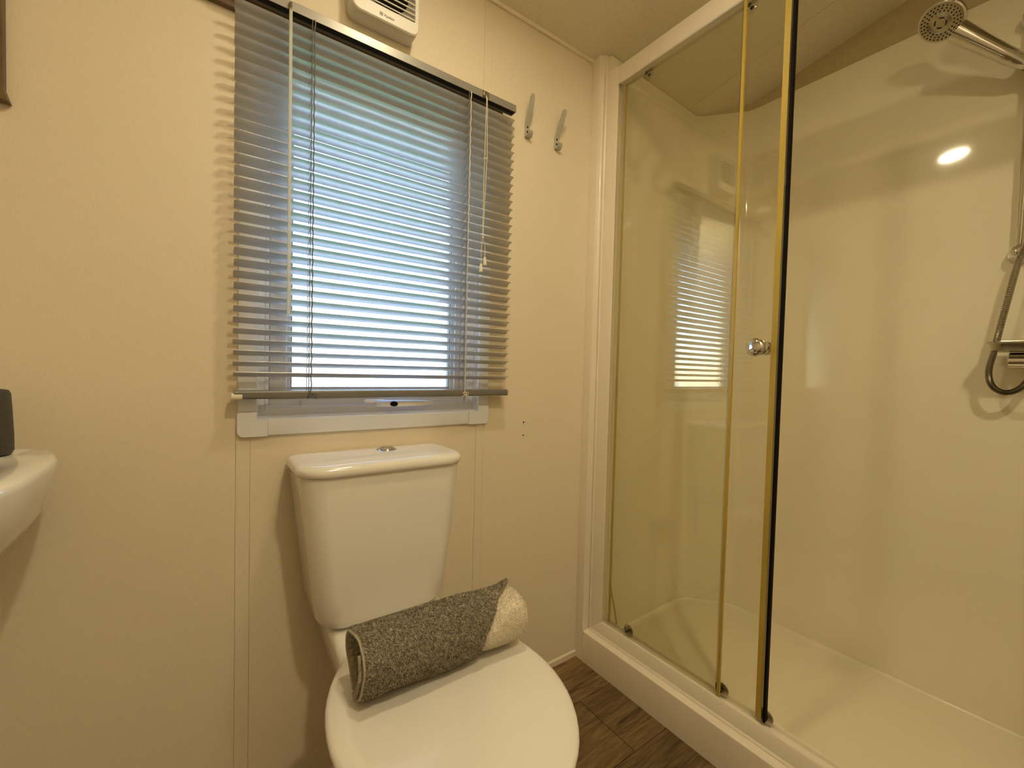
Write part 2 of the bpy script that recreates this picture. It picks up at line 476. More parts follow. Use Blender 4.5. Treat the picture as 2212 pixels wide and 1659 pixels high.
# upper wall strip above the lining and the structural wall behind
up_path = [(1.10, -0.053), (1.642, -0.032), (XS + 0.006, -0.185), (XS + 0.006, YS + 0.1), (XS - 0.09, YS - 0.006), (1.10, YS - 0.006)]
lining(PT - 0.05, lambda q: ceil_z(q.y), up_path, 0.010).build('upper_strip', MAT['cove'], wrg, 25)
MB().box(XR - 0.05, XR, YB, 0.0, 0, 2.41).build('wall_core', MAT['shell'], wrg)
MB().box(1.10, XR - 0.05, YS - 0.10, YS - 0.04, 0, ceil_z(YS)).build('partition', MAT['wall'], wrg)
MB().box(XR, XR + .12, YB - 0.12, 0.12, -0.1, 2.6).build('outer_skin', MAT['shell'], wrg)
# projecting return beside the window wall (pillar that carries the door jamb)
XF = 1.066
pil = [(XF, 0.0), (XF, -0.031), (XF + 0.0015, -0.0345), (XF + 0.005, -0.036), (1.077, -0.0365), (1.080, -0.0385), (1.083, -0.041), (1.10, -0.045), (1.10, 0.0)]
def pillar():
    mb = MB(); rings = []
    for zz in (0.0, 1):
        rings.append([(x, y, 0.0 if zz == 0 else ceil_z(y) - 0.0005) for x, y in pil])
    return mb.rings(rings, True, True, True)
pillar().build('edge_return', MAT['frame'], wrg, 30)

# ------------------------------------------------------------------ window
win = empty('window_1', (0.36, 0.0, 0.845), 'white framed window with stippled glass behind the grey blind', kind='structure')
WX0, WX1, WZ0, WZ1 = 0.052, 0.675, 0.845, 1.715
IX0, IX1, IZ0, IZ1 = 0.088, 0.640, 0.882, 1.680
def trim_bar(x0, x1, z0, z1): return MB().rbox(x0, x1, -0.009, 0.012, z0, z1, 0.002, 2)
trim_bar(0.1085, 0.610, WZ0 + 0.0015, IZ0).build('architrave', MAT['upvc'], win)
trim_bar(0.1085, 0.610, IZ1, WZ1 - 0.0015).build('architrave', MAT['upvc'], win)
trim_bar(WX0 + 0.0015, IX0, 0.899, 1.662).build('architrave', MAT['upvc'], win)
trim_bar(IX1, WX1 - 0.0015, 0.899, 1.662).build('architrave', MAT['upvc'], win)
def corner(sx, sz):
    # L-shaped corner cover with a rounded outer corner
    ox = WX0 if sx < 0 else WX1; oz = WZ0 if sz < 0 else WZ1
    ix = IX0 if sx < 0 else IX1; iz = IZ0 if sz < 0 else IZ1
    ex = 0.1085 if sx < 0 else 0.610; ez = 0.899 if sz < 0 else 1.662
    r = 0.013
    dx, dz = (1 if sx < 0 else -1), (1 if sz < 0 else -1)
    poly = [(ox + dx * (r - r * math.cos(a)), oz + dz * (r - r * math.sin(a))) for a in [PI / 2 * k / 6 for k in range(7)]]
    poly += [(ex, oz), (ex, iz), (ix, iz), (ix, ez), (ox, ez)]
    mb = MB(); n = len(poly)
    def sc(p, k): return p
    rings = [[(p[0], 0.012, p[1]) for p in poly], [(p[0], -0.0095, p[1]) for p in poly]]
    cxm, czm = (ox + ex) / 2, (oz + ez) / 2
    rings.append([(p[0] + (cxm - p[0]) * 0.012, -0.0108, p[1] + (czm - p[1]) * 0.012) for p in poly])
    return mb.rings(rings, True, True, True)
for sx in (-1, 1):
    for sz in (-1, 1):
        corner(sx, sz).build('corner_cover', MAT['upvc'], win, 30)
def frame_ring(x0, x1, z0, z1, prof):
    """prof: list of (inset, y); sweeps around the rectangle"""
    mb = MB(); rings = []
    for ins, y in prof:
        rings.append([(x0 + ins, y, z0 + ins), (x1 - ins, y, z0 + ins), (x1 - ins, y, z1 - ins), (x0 + ins, y, z1 - ins)])
    return mb.rings(rings, True, False, False)
frame_ring(IX0 - 0.018, IX1 + 0.015, IZ0 - 0.016, IZ1 + 0.018, [(0.0, 0.088), (0.0, 0.004), (0.020, 0.004), (0.022, 0.006), (0.022, 0.013), (0.034, 0.013), (0.0355, 0.010), (0.041, 0.010), (0.042, 0.012), (0.042, 0.088), (0.0, 0.088)]).build('outer_frame', MAT['upvc'], win, 20)
SX0, SX1, SZ0, SZ1 = 0.1135, 0.612, 0.9025, 1.660
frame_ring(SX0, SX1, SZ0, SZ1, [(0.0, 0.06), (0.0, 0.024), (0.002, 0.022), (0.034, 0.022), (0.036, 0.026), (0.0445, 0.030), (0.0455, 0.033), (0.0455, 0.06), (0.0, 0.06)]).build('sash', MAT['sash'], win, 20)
frame_ring(SX0, SX1, SZ0, SZ1, [(0.0450, 0.034), (0.0450, 0.0325), (0.0475, 0.033), (0.0475, 0.046), (0.0450, 0.046)]).build('gasket', MAT['gasket'], win, 20)
MB().box(SX0 + 0.046, SX1 - 0.046, 0.037, 0.043, SZ0 + 0.046, SZ1 - 0.046).build('pane', MAT['winglass'], win, 0)
# cockspur handle
hd = MB().rings([[(x, 0.021 - d, z) for x, z in rrect(0.323 + i, 0.376 - i, 0.9045 + i, 0.9195 - i, 0.007 - i * .9)] for i, d in ((0, 0), (0, 0.006), (0.0015, 0.0085))]).build('handle', MAT['lever'], win)
lev = []
for x, yc, hz, hy in ((0.352, 0.008, 0.0078, 0.006), (0.362, -0.004, 0.0085, 0.010), (0.375, -0.012, 0.0085, 0.011), (0.40, -0.016, 0.0082, 0.009), (0.43, -0.017, 0.0078, 0.0065), (0.46, -0.016, 0.0068, 0.0045), (0.485, -0.014, 0.0048, 0.0032), (0.497, -0.0125, 0.0022, 0.0018)):
    lev.append([(x, yc + hy * math.cos(2 * PI * k / 14), 0.9105 + hz * math.sin(2 * PI * k / 14)) for k in range(14)])
MB().rings(lev).build('lever', MAT['lever'], hd, 50)
MB().rings([[(0.385 + r * 1.15 * math.cos(2 * PI * k / 14), -0.0225 - h, 0.9100 + r * 0.75 * math.sin(2 * PI * k / 14)) for k in range(14)] for r, h in ((0.0085, -0.003), (0.0085, 0.0035), (0.006, 0.005), (0.001, 0.0055))]).build('lock_button', MAT['black'], hd, 50)

# ------------------------------------------------------------------ outside: neighbouring cabin and ground
nb = empty('neighbouring_cabin', (1.5, 5.6, -0.6), 'pale cream sided cabin standing outside the bathroom window', 'building')
for i in range(18):
    z0 = -0.45 + i * 0.14
    MB().prism([(5.0, z0), (5.02, z0), (5.02, z0 + 0.14), (5.008, z0 + 0.14)], 0, -6, 14).build('siding_board', MAT['siding'], nb, 0)
MB().box(-6, 14, 5.02, 8.0, -0.45, 2.04).build('wall_core', MAT['siding'], nb, 0)
MB().prism([(4.95, 2.02), (8.1, 2.02), (6.5, 2.18)], 0, -6.1, 14.1).build('roof', MAT['siding'], nb, 0)
MB().box(-6, 14, 5.05, 7.9, -0.6, -0.45).build('skirt', MAT['gasket'], nb, 0)
gr = MB().box(-8, 16, 0.3, 12, -0.7, -0.6).build('lawn', MAT['grass'], None, 0, origin=(1, 4, -0.6))
tag(gr, 'short grass lawn outside between the cabins', 'lawn', kind='stuff')

# ------------------------------------------------------------------ venetian blind
bl = empty('venetian_blind', (0.383, -0.034, 0.93), 'grey aluminium venetian blind with half tilted slats over the window', 'blind')
BX0, BX1, BY = 0.0435, 0.7215, -0.0335
hr = MB().prism([(-0.046, 1.743), (-0.046, 1.7623), (-0.0448, 1.7635), (-0.0227, 1.7635), (-0.0215, 1.7623), (-0.0215, 1.743), (-0.0229, 1.743), (-0.0229, 1.7615), (-0.0446, 1.7615), (-0.0446, 1.743)], 0, 0.0375, 0.7215).build('headrail', MAT['headrail'], bl)
for xx in (0.036, 0.7215):
    MB().rbox(xx, xx + 0.0015, -0.0462, -0.0213, 1.7428, 1.7637, 0.0005, 1).build('end_cap', MAT['headrail'], hr)
MB().box(0.0380, 0.7210, -0.0444, -0.0231, 1.748, 1.7612).build('channel_shade', MAT['dark'], hr, 0)  # dark insert paints the shade inside the open headrail channel
MB().rbox(0.608, 0.630, -0.049, -0.045, 1.744, 1.7615, 0.001, 1).box(0.613, 0.626, -0.0505, -0.049, 1.748, 1.757).build('cord_lock', MAT['satin'], hr)
MB().lathe([(0.004, 0), (0.004, 0.004), (0.002, 0.006)], (0.6165, -0.036, 1.7635), (0, 0, 1), 10).build('lock_pin', MAT['screw'], hr)
# slat mesh: shallow crowned strip
SW = 0.0252
def slat_mesh():
    mb = MB(); rings = []; n = 8; rad = 0.030
    half = math.asin(SW / 2 / rad)
    prof = []
    for k in range(n + 1):
        a = lerp(-half, half, k / n)
        prof.append((rad * math.sin(a), rad * math.cos(a) - rad * math.cos(half) * 0.5 - rad * 0.5))
    th = 0.00035
    sec = [(y, z + th / 2) for y, z in prof] + [(y, z - th / 2) for y, z in reversed(prof)]
    L = (BX1 - BX0) / 2
    def ring(x, k): return [(x, y * k, z) for y, z in sec]
    mb.rings([ring(-L, 0.80), ring(-L + 0.0025, 1.0), ring(L - 0.0025, 1.0), ring(L, 0.80)])
    return mb.mesh('slat', Vector((0, 0, 0)), [MAT['slat']], 40)
sm = slat_mesh()
NS = 33
slat_z = []
for i in range(NS):
    z = 1.7165 - i * 0.02315
    if i >= 27: z = 1.7165 - 27 * 0.02315 - (i - 27) * 0.0222
    tilt = lerp(27.5, 22.0, sstep(i, 20, 33)) + rnd.uniform(-0.5, 0.5)
    o = bpy.data.objects.new('slat', sm); COL.objects.link(o); o.parent = bl
    o.location = Vector(((BX0 + BX1) / 2 + rnd.uniform(-0.0006, 0.0006), BY, z)) - ORIGIN[bl.name]
    # room-side edge raised
    o.rotation_euler = (-math.radians(tilt), math.radians(rnd.uniform(-0.06, 0.06)), 0)
    slat_z.append((z, tilt))
br = MB().rings([[(x, BY + y, 0.9375 + z) for y, z in rrect(-0.0125, 0.0125, -0.0092, 0.0088, 0.0045, 4)] for x in (BX0 + 0.002, BX1 - 0.004)]).build('bottom_rail', MAT['rail'], bl)
MB().rings([[(x, BY + y, 0.9365 + z) for y, z in rrect(-0.0132, 0.0132, -0.0086, 0.0040, 0.0045, 4)] for x in (BX0 - 0.003, BX0 + 0.016)]).build('end_cap', MAT['ivory'], br)
MB().rings([[(x, BY + y * k, 0.9375 + z * k) for y, z in rrect(-0.0125, 0.0125, -0.0085, 0.0080, 0.0045, 4)] for x, k in ((BX1 - 0.004, 1.0), (BX1 + 0.002, 0.95), (BX1 + 0.004, 0.7))]).build('end_cap', MAT['clear'], br)
for x in (0.1835, 0.5695):
    mb = MB()
    mb.tube([(x, BY - 0.0122, 1.744), (x, BY - 0.0122, 1.3), (x, BY - 0.0122, 0.945), (x, BY - 0.0133, 0.938), (x, BY - 0.012, 0.930)], 0.0009, 6)
    mb.tube([(x, BY + 0.0122, 1.744), (x, BY + 0.0122, 0.945)], 0.0007, 6)
    for z, tl in slat_z:
        a = math.radians(tl)
        mb.tube([(x, BY - 0.0122, z + 0.0122 * math.sin(a) + 0.0008 - .004), (x, BY + 0.0122, z - 0.0122 * math.sin(a) - .004)], 0.0005, 5)
    mb.build('ladder_cord', MAT['gcord'], bl)
    mb = MB()
    pts = []
    n = 160
    for k in range(n + 1):
        t = k / n
        pts.append((x + 0.0045 + 0.0008 * math.sin(t * 170), BY - 0.0145 + 0.0008 * math.cos(t * 170), lerp(1.744, 0.936, t)))
    mb.tube(pts, 0.0013, 6)
    # loose knot on the bottom rail
    kn = [(x + 0.006 + 0.012 * math.sin(q * 1.9) * (0.6 + 0.4 * math.sin(q)), BY - 0.0145 - 0.002 * math.sin(q * 2.3), 0.934 + 0.006 * math.cos(q * 1.3)) for q in [i * 0.35 for i in range(34)]]
    mb.tube(kn, 0.0008, 5)
    mb.build('lift_cord', MAT['gcord'] if x < 0.3 else MAT['cord'], bl)
wd = MB().tube([(0.1405, -0.0525, 1.742), (0.1408, -0.0525, 1.4), (0.1415, -0.0515, 1.107)], [0.0033, 0.0033, 0.0037], 6).build('tilt_wand', MAT['wand'], bl, 0)
MB().tube([(0.1405, -0.046, 1.755), (0.1405, -0.0525, 1.752), (0.1405, -0.0525, 1.738)], 0.0032, 8).build('wand_hook', MAT['satin'], wd)
MB().tube([(0.6185, -0.050, 1.748), (0.6185, -0.0535, 1.738), (0.6165, -0.054, 1.580), (0.6155, -0.0535, 1.50), (0.6160, -0.0535, 1.362)], 0.0009, 6).build('pull_cord', MAT['cord'], bl)
MB().tube([(0.6200, -0.050, 1.748), (0.6205, -0.0545, 1.738), (0.6235, -0.0545, 1.582), (0.6205, -0.054, 1.50), (0.6170, -0.0535, 1.364)], 0.0009, 6).build('pull_cord', MAT['cord'], bl)
for kx, kz, ax_, kr in ((0.6165, 1.576, 0.3, 0.003), (0.6232, 1.579, -0.2, 0.0026), (0.6165, 1.363, 0.0, 0.0024)):
    MB().lathe([(0.0005, -0.004), (kr * .9, -0.002), (kr, 0.001), (0.0005, 0.004)], (kx, -0.054, kz), (1, 0, ax_), 10).build('knot', MAT['cord'], bl)
for (x, z, d) in ((0.6245, 1.312, 0.004), (0.6125, 1.292, -0.004)):
    tl = MB().lathe([(0.0022, 0), (0.0026, -0.001), (0.0058, -0.0205), (0.0056, -0.022), (0.0035, -0.022)], (x, -0.0535, z), (0, 0, 1), 14).build('cord_tassel', MAT['ivory'], bl)
    MB().tube([(0.6165, -0.0535, 1.362), (lerp(0.6165, x, 0.8), -0.0535, 1.348), (x, -0.0535, z + 0.02), (x, -0.0535, z - 0.001)], 0.0008, 6).build('tassel_cord', MAT['cord'], tl)

# ------------------------------------------------------------------ extractor fan
fan = empty('extractor_fan', (0.344, 0.0, 1.814), 'white square louvred extractor fan on the wall above the blind', 'fan')
FX0, FX1, FZ0, FZ1 = 0.2635, 0.4245, 1.814, 1.976
def fan_ring(i, y): return [(x, y, z) for x, z in rrect(FX0 + i, FX1 - i, FZ0 + i, FZ1 - i, max(0.002, 0.020 - i))]
MB().rings([fan_ring(0.0, -0.0008), fan_ring(0.0, -0.032), fan_ring(0.001, -0.036)], True, True, True).build('housing', MAT['white'], fan, 30)
# front plate with a rectangular opening
outer = fan_ring(-0.0005, -0.046)
inner = [(x, -0.046, z) for x, z in rrect(FX0 + 0.020, FX1 - 0.0105, FZ0 + 0.031, FZ1 - 0.016, 0.004)]
n = len(outer)
mb = MB()
rb = fan_ring(0.0008, -0.0362); ro0 = fan_ring(0.0, -0.0445); ro1 = fan_ring(0.0025, -0.047)
in0 = [(x, -0.047, z) for x, _, z in inner]; in1 = [(x, -0.0362, z) for x, _, z in inner]
mb.rings([rb, ro0, ro1, in0, in1], True, False, False)
mb.build('front_plate', MAT['white'], fan, 40)
# back plate with round duct, dark
MB().box(FX0 + 0.006, FX1 - 0.006, -0.0372, -0.0362, FZ0 + 0.02, FZ1 - 0.006).build('back_plate', MAT['white'], fan, 0)
MB().lathe([(0.052, 0.0), (0.052, 0.0006), (0.0001, 0.0006)], (0.347, -0.0373, 1.898), (0, -1, 0), 40).build('duct_opening', MAT['dark'], fan, 30)
for i in range(9):
    z = FZ0 + 0.0385 + i * 0.0122
    MB().prism([(-0.0470, z - 0.0022), (-0.0455, z - 0.0032), (-0.0385, z + 0.0035), (-0.0385, z + 0.0052), (-0.0470, z - 0.0008)], 0, FX0 + 0.0205, FX1 - 0.011).build('louvre', MAT['white'], fan, 20)
def text_mesh(name, body, size, loc, mat, parent, shear=0.0):
    cu = bpy.data.curves.new(name, 'FONT'); cu.body = body; cu.size = size; cu.align_x = 'LEFT'; cu.extrude = 0.00015; cu.offset = 0.00012
    t = bpy.data.objects.new(name, cu); COL.objects.link(t)
    bpy.context.view_layer.update()
    dg = bpy.context.evaluated_depsgraph_get()
    me = bpy.data.meshes.new_from_object(t.evaluated_get(dg))
    bpy.data.objects.remove(t, do_unlink=True)
    for v in me.vertices:
        x, y, z = v.co; v.co = (x, -z, y)
    me.materials.clear(); me.materials.append(mat)
    o = bpy.data.objects.new(name, me); COL.objects.link(o); o.parent = parent
    o.location = Vector(loc) - ORIGIN[parent.name]; ORIGIN[o.name] = Vector(loc)
    return o
text_mesh('lettering', 'Xpelair', 0.0088, (0.3365, -0.0471, 1.8245), MAT['ink'], fan)
lg = MB()
lc = (0.3305, 1.8275)
lg.rings([[(lc[0] + r * math.cos(2 * PI * k / 24), -0.04695 - d, lc[1] + r * math.sin(2 * PI * k / 24)) for k in range(24)] for r, d in ((0.0044, 0), (0.0044, 0.0003), (0.0035, 0.0003), (0.0035, 0))], True, False, False)
for s in (1, -1):
    a = math.radians(50 * s); dx, dz = math.cos(a) * 0.0034, math.sin(a) * 0.0034; px, pz = -math.sin(a) * 0.0007, math.cos(a) * 0.0007
    lg.prism([(lc[0] - dx + px, lc[1] - dz + pz), (lc[0] + dx + px, lc[1] + dz + pz), (lc[0] + dx - px, lc[1] + dz - pz), (lc[0] - dx - px, lc[1] - dz - pz)], 1, -0.0469, -0.0473)
lg.build('emblem', MAT['ink'], fan, 0)

# ------------------------------------------------------------------ wall hooks
def make_hook(x, z, label, lean):
    h = empty('coat_hook', (x, 0.0, z), label, 'hook', 'metal wall hooks beside the blind')
    W = 0.0092; th = 0.0018
    # centre line of the bent strip in (y, z), from the upper tip to the small lower hook
    path = [(-0.038, 0.104), (-0.034, 0.097), (-0.0235, 0.073), (-0.0125, 0.048), (-0.0045, 0.034), (-0.0012, 0.028), (-0.0010, 0.016), (-0.0010, 0.002), (-0.0022, -0.004), (-0.006, -0.0075), (-0.012, -0.0075), (-0.017, -0.003), (-0.0205, 0.005), (-0.0215, 0.008)]
    wid = [0.55, 0.92, 1, 1, 1, 1, 1, 1, 1, 1, 1, 1, 0.9, 0.6]
    rings = []
    for i, (y, q) in enumerate(path):
        a = Vector(path[max(0, i - 1)]); b = Vector(path[min(len(path) - 1, i + 1)])
        t = (b - a).normalized(); nn = Vector((t.y, -t.x)) * th * .5
        ww = W * wid[i]
        dx = lean * max(0, q - 0.03)
        rings.append([(x + dx - ww, y + nn.x, z + q + nn.y), (x + dx + ww, y + nn.x, z + q + nn.y), (x + dx + ww, y - nn.x, z + q - nn.y), (x + dx - ww, y - nn.x, z + q - nn.y)])
    MB().rings(rings).build('hook_strip', MAT['hook'], h, 30)
    for q in (0.011, 0.025):
        MB().lathe([(0.0034, 0), (0.0032, 0.0012), (0.0012, 0.0016)], (x + 0.0005, -0.0015, z + q), (0, -1, 0), 12).build('screw', MAT['screw'], h)
    return h
make_hook(0.797, 1.721, 'grey metal wall hook nearer to the blind end', -0.10)
make_hook(0.916, 1.722, 'grey metal wall hook nearer to the shower frame', 0.02)

# ------------------------------------------------------------------ toilet
TX, PX = 0.330, 0.347
to = empty('toilet', (PX, -0.4, 0.0), 'white close coupled toilet below the window, lid shut', 'toilet')
# cistern body
rings = []
for z, hw, yf, r in ((0.449, 0.108, -0.135, 0.03), (0.452, 0.128, -0.155, 0.04), (0.460, 0.138, -0.163, 0.045), (0.475, 0.1445, -0.167, 0.045), (0.52, 0.151, -0.170, 0.045), (0.60, 0.1605, -0.172, 0.045), (0.70, 0.172, -0.172, 0.045), (0.776, 0.1795, -0.171, 0.045)):
    out = []
    for (x, y) in rrect(TX - hw, TX + hw, yf, -0.012, (0.01, 0.01, r, r), 8):
        bow = 0.010 * (1 - ((x - TX) / hw) ** 2) if y < -0.05 else 0
        out.append((x, y - bow, z))
    rings.append(out)
MB().rings(rings).build('cistern', MAT['ceramic'], to, 60)
rings = []
for z, g, k in ((0.7765, -0.002, 1), (0.7775, 0.003, 1), (0.783, 0.0052, 1), (0.792, 0.0048, 1), (0.7975, 0.001, 1), (0.8005, -0.005, 1), (0.8020, -0.014, 1), (0.8045, -0.05, 1), (0.8055, -0.085, 1)):
    out = []
    hw = 0.1805 + g
    y1 = -0.006 - max(0, -g) * .6
    y0 = -0.173 - g if g > -0.03 else -0.173 - g * 0.85
    for (x, y) in rrect(TX - hw, TX + hw, y0, y1, (max(0.004, 0.02 + g * .2), max(.004, 0.02 + g * .2), min(0.052, (y1 - y0) * .45), min(0.052, (y1 - y0) * .45)), 8):
        bow = 0.011 * (1 - ((x - TX) / hw) ** 2) if y < -0.06 else 0
        out.append((x, y - bow, z))
    rings.append(out)
MB().rings(rings).build('cistern_lid', MAT['ceramic'], to, 60)
fb = MB().lathe([(0.024, 0.0), (0.024, 0.002), (0.022, 0.0042), (0.018, 0.0048), (0.0175, 0.0035)], (0.352, -0.068, 0.8035), (0, 0, 1), 32).build('flush_button', MAT['chrome'], to)
MB().lathe([(0.0168, 0.003), (0.0168, 0.0070), (0.0155, 0.0088), (0.008, 0.0095), (0.0001, 0.0095)], (0.352, -0.068, 0.8035), (0, 0, 1), 32).box(0.3515, 0.3525, -0.0840, -0.0520, 0.8112, 0.8134).build('button_cap', MAT['chrome'], fb)
# pan
CY = -0.43
def egg(z, sx, fy, by, cutback, cx=PX, cy=CY, n=56):
    out = []
    for k in range(n):
        t = 2 * PI * k / n
        c, s = math.cos(t), math.sin(t)
        y = cy + (by if s > 0 else fy) * s
        out.append((cx + sx * c, min(y, cutback), z))
    return out
MB().rings([egg(0.0, 0.105, 0.16, 0.33, -0.06), egg(0.012, 0.108, 0.165, 0.34, -0.06), egg(0.05, 0.098, 0.15, 0.34, -0.06), egg(0.15, 0.098, 0.15, 0.34, -0.06), egg(0.24, 0.125, 0.18, 0.33, -0.07),
            egg(0.31, 0.160, 0.215, 0.31, -0.09), egg(0.36, 0.181, 0.231, 0.29, -0.12), egg(0.385, 0.188, 0.236, 0.28, -0.15), egg(0.402, 0.188, 0.235, 0.28, -0.15), egg(0.4065, 0.183, 0.230, 0.275, -0.155)]).build('pan', MAT['ceramic'], to, 60)
rings = []
for z, hw, y0, r in ((0.30, 0.10, -0.22, 0.03), (0.38, 0.122, -0.26, 0.04), (0.425, 0.128, -0.235, 0.04), (0.441, 0.127, -0.215, 0.04), (0.4475, 0.121, -0.20, 0.035)):
    rings.append([(x, y, z) for x, y in rrect(PX - 0.007 - hw, PX - 0.007 + hw, y0, -0.02, (0.01, 0.01, r, r), 6)])
MB().rings(rings).build('cistern_shelf', MAT['ceramic'], to, 60)
MB().rings([egg(0.4075, 0.186, 0.232, 0.262, -0.20), egg(0.4085, 0.190, 0.236, 0.266, -0.198), egg(0.4165, 0.191, 0.237, 0.266, -0.198), egg(0.4195, 0.188, 0.234, 0.262, -0.20)]).build('seat_ring', MAT['seat'], to, 50)
MB().rings([egg(0.4215, 0.193, 0.236, 0.258, -0.192), egg(0.4225, 0.1965, 0.2395, 0.262, -0.190), egg(0.430, 0.198, 0.241, 0.263, -0.190), egg(0.4355, 0.196, 0.239, 0.261, -0.192), egg(0.439, 0.190, 0.233, 0.254, -0.198), egg(0.4405, 0.178, 0.221, 0.243, -0.206), egg(0.4415, 0.12, 0.15, 0.17, -0.26), egg(0.442, 0.04, 0.05, 0.06, -0.37)]).build('seat_lid', MAT['seat'], to, 60)
for s in (-1, 1):
    MB().rbox(PX + s * 0.072 - 0.018, PX + s * 0.072 + 0.018, -0.205, -0.180, 0.4205, 0.439, 0.005, 3).build('hinge', MAT['seat'], to)

# ------------------------------------------------------------------ towels on the lid
AY, AZ = -0.355, 0.5028
R0 = 0.0570
def towel_edge(th):
    return interp(th, [(-95, 0.400), (-45, 0.416), (0, 0.430), (34, 0.452), (64, 0.474), (90, 0.508), (100, 0.520), (120, 0.522), (180, 0.524), (250, 0.522), (268, 0.37), (420, 0.36)])
def towel_left(th):
    return 0.206 - 0.008 * sstep(th, 255, 300) + 0.002 * math.sin(math.radians(th * 2))
def grey_point(th, u, inner):
    """th in degrees: 0 = towards the camera, 90 = up; u 0..1 along the roll"""
    turn = (th + 95) / 360
    r = R0 - 0.0088 * turn
    r += 0.0014 * math.sin(th * 0.05 + u * 5) + 0.0012 * math.sin(th * 0.11 - u * 9) + 0.0006 * math.sin(th * 0.21 + u * 31)
    x = lerp(towel_left(th), towel_edge(th), u)
    r += 0.0085 * math.exp(-((th - 95) / 15) ** 2) * sstep(u, 0.86, 1.0)
    if inner: r -= 0.0065
    a = math.radians(th)
    sx = 1.0
    yy = -math.cos(a) * r * 1.02
    zz = math.sin(a) * r * (0.985 if math.sin(a) > 0 else 1.0)
    return Vector((x, AY + yy - 0.02 * (x - 0.36), AZ + zz + 0.0))
bt_ = empty('bath_towel', (0.36, AY, 0.442), 'rolled taupe grey towel lying on the closed toilet lid', 'towel')
def sheet(pt, ths, us):
    mb = MB(); nu = len(us); rings = []
    for th in ths:
        o = [pt(th, u, False) for u in us]; i = [pt(th, u, True) for u in reversed(us)]
        rings.append(o + i)
    return mb.rings(rings, True, True, True)
ths = [lerp(-95, 405, i / 110) for i in range(111)]
us = [i / 44 for i in range(45)]
sheet(grey_point, ths, us).build('towel_cloth', MAT['grey_towel'], bt_, 180)
MB().tube([grey_point(th, 0.0, False) + Vector((-0.001, 0, 0)) - (grey_point(th, 0, False) - grey_point(th, 0, True)) * 0.5 for th in ths[:int(len(ths) * 0.74):2]], 0.0028, 8).build('hem', MAT['hem'], bt_)
ht = empty('hand_towel', (0.46, AY, 0.446), 'cream towel rolled inside the grey one, showing at its right end', 'towel')
def cream_point(th, u, inner):
    x = lerp(0.385, 0.529, u)
    wgt = sstep(th, -110, -80) * (1 - sstep(th, 30, 75))
    r = 0.0445 + 0.0105 * sstep(x, 0.405 + 0.06 * sstep(th, -20, 70), 0.45 + 0.06 * sstep(th, -20, 70)) * wgt
    r += 0.0008 * math.sin(th * 0.09 + u * 8)
    end = sstep(u, 0.90, 1.0)
    r -= 0.009 * end * end
    if inner: r -= 0.010 * (1 - 0.75 * end)
    a = math.radians(th)
    return Vector((x + 0.002 * math.sin(a), AY - math.cos(a) * r * 1.02 - 0.02 * (x - 0.36), AZ + math.sin(a) * r * 0.985))
mb = MB(); rings = []
cu = [i / 30 for i in range(31)]
for i in range(72):
    th = -180 + 360 * i / 72
    rings.append([cream_point(th, u, False) for u in cu] + [cream_point(th, u, True) for u in reversed(cu)])
mb.rings(rings, True, False, False, loop=True).build('towel_cloth', MAT['cream_towel'], ht, 180)
def pile(pt, n, thr, h, wdt, ok=None):
    mb = MB(); V = []; Fc = []
    for k in range(n):
        th = rnd.uniform(*thr); u = rnd.random()
        p = pt(th, u, False)
        if ok and not ok(th, u): continue
        q = pt(th, u, True)
        nrm = (p - q).normalized()
        t = Vector((rnd.uniform(-1, 1), rnd.uniform(-1, 1), rnd.uniform(-1, 1))); t = (t - nrm * t.dot(nrm)).normalized()
        b = nrm.cross(t)
        hh = h * rnd.uniform(0.5, 1.2)
        tip = p + nrm * hh + t * hh * rnd.uniform(0.2, 1.1)
        mid = p + nrm * hh * 0.75 + t * hh * 0.25
        n0 = len(V)
        V += [p - b * wdt - nrm * .0004, p + b * wdt - nrm * .0004, mid + b * wdt, mid - b * wdt, tip]
        Fc += [(n0, n0 + 1, n0 + 2, n0 + 3), (n0 + 3, n0 + 2, n0 + 4)]
    return mb.add(V, Fc)
tag(pile(grey_point, 46000, (-95, 262), 0.0036, 0.0006).build('terry_pile', MAT['grey_towel'], bt_, 0), kind='stuff')
tag(pile(cream_point, 16000, (-140, 140), 0.0022, 0.00045, lambda th, u: cream_point(th, u, False).x > towel_edge(max(-95, th)) - 0.012).build('terry_pile', MAT['cream_towel'], ht, 0), kind='stuff')

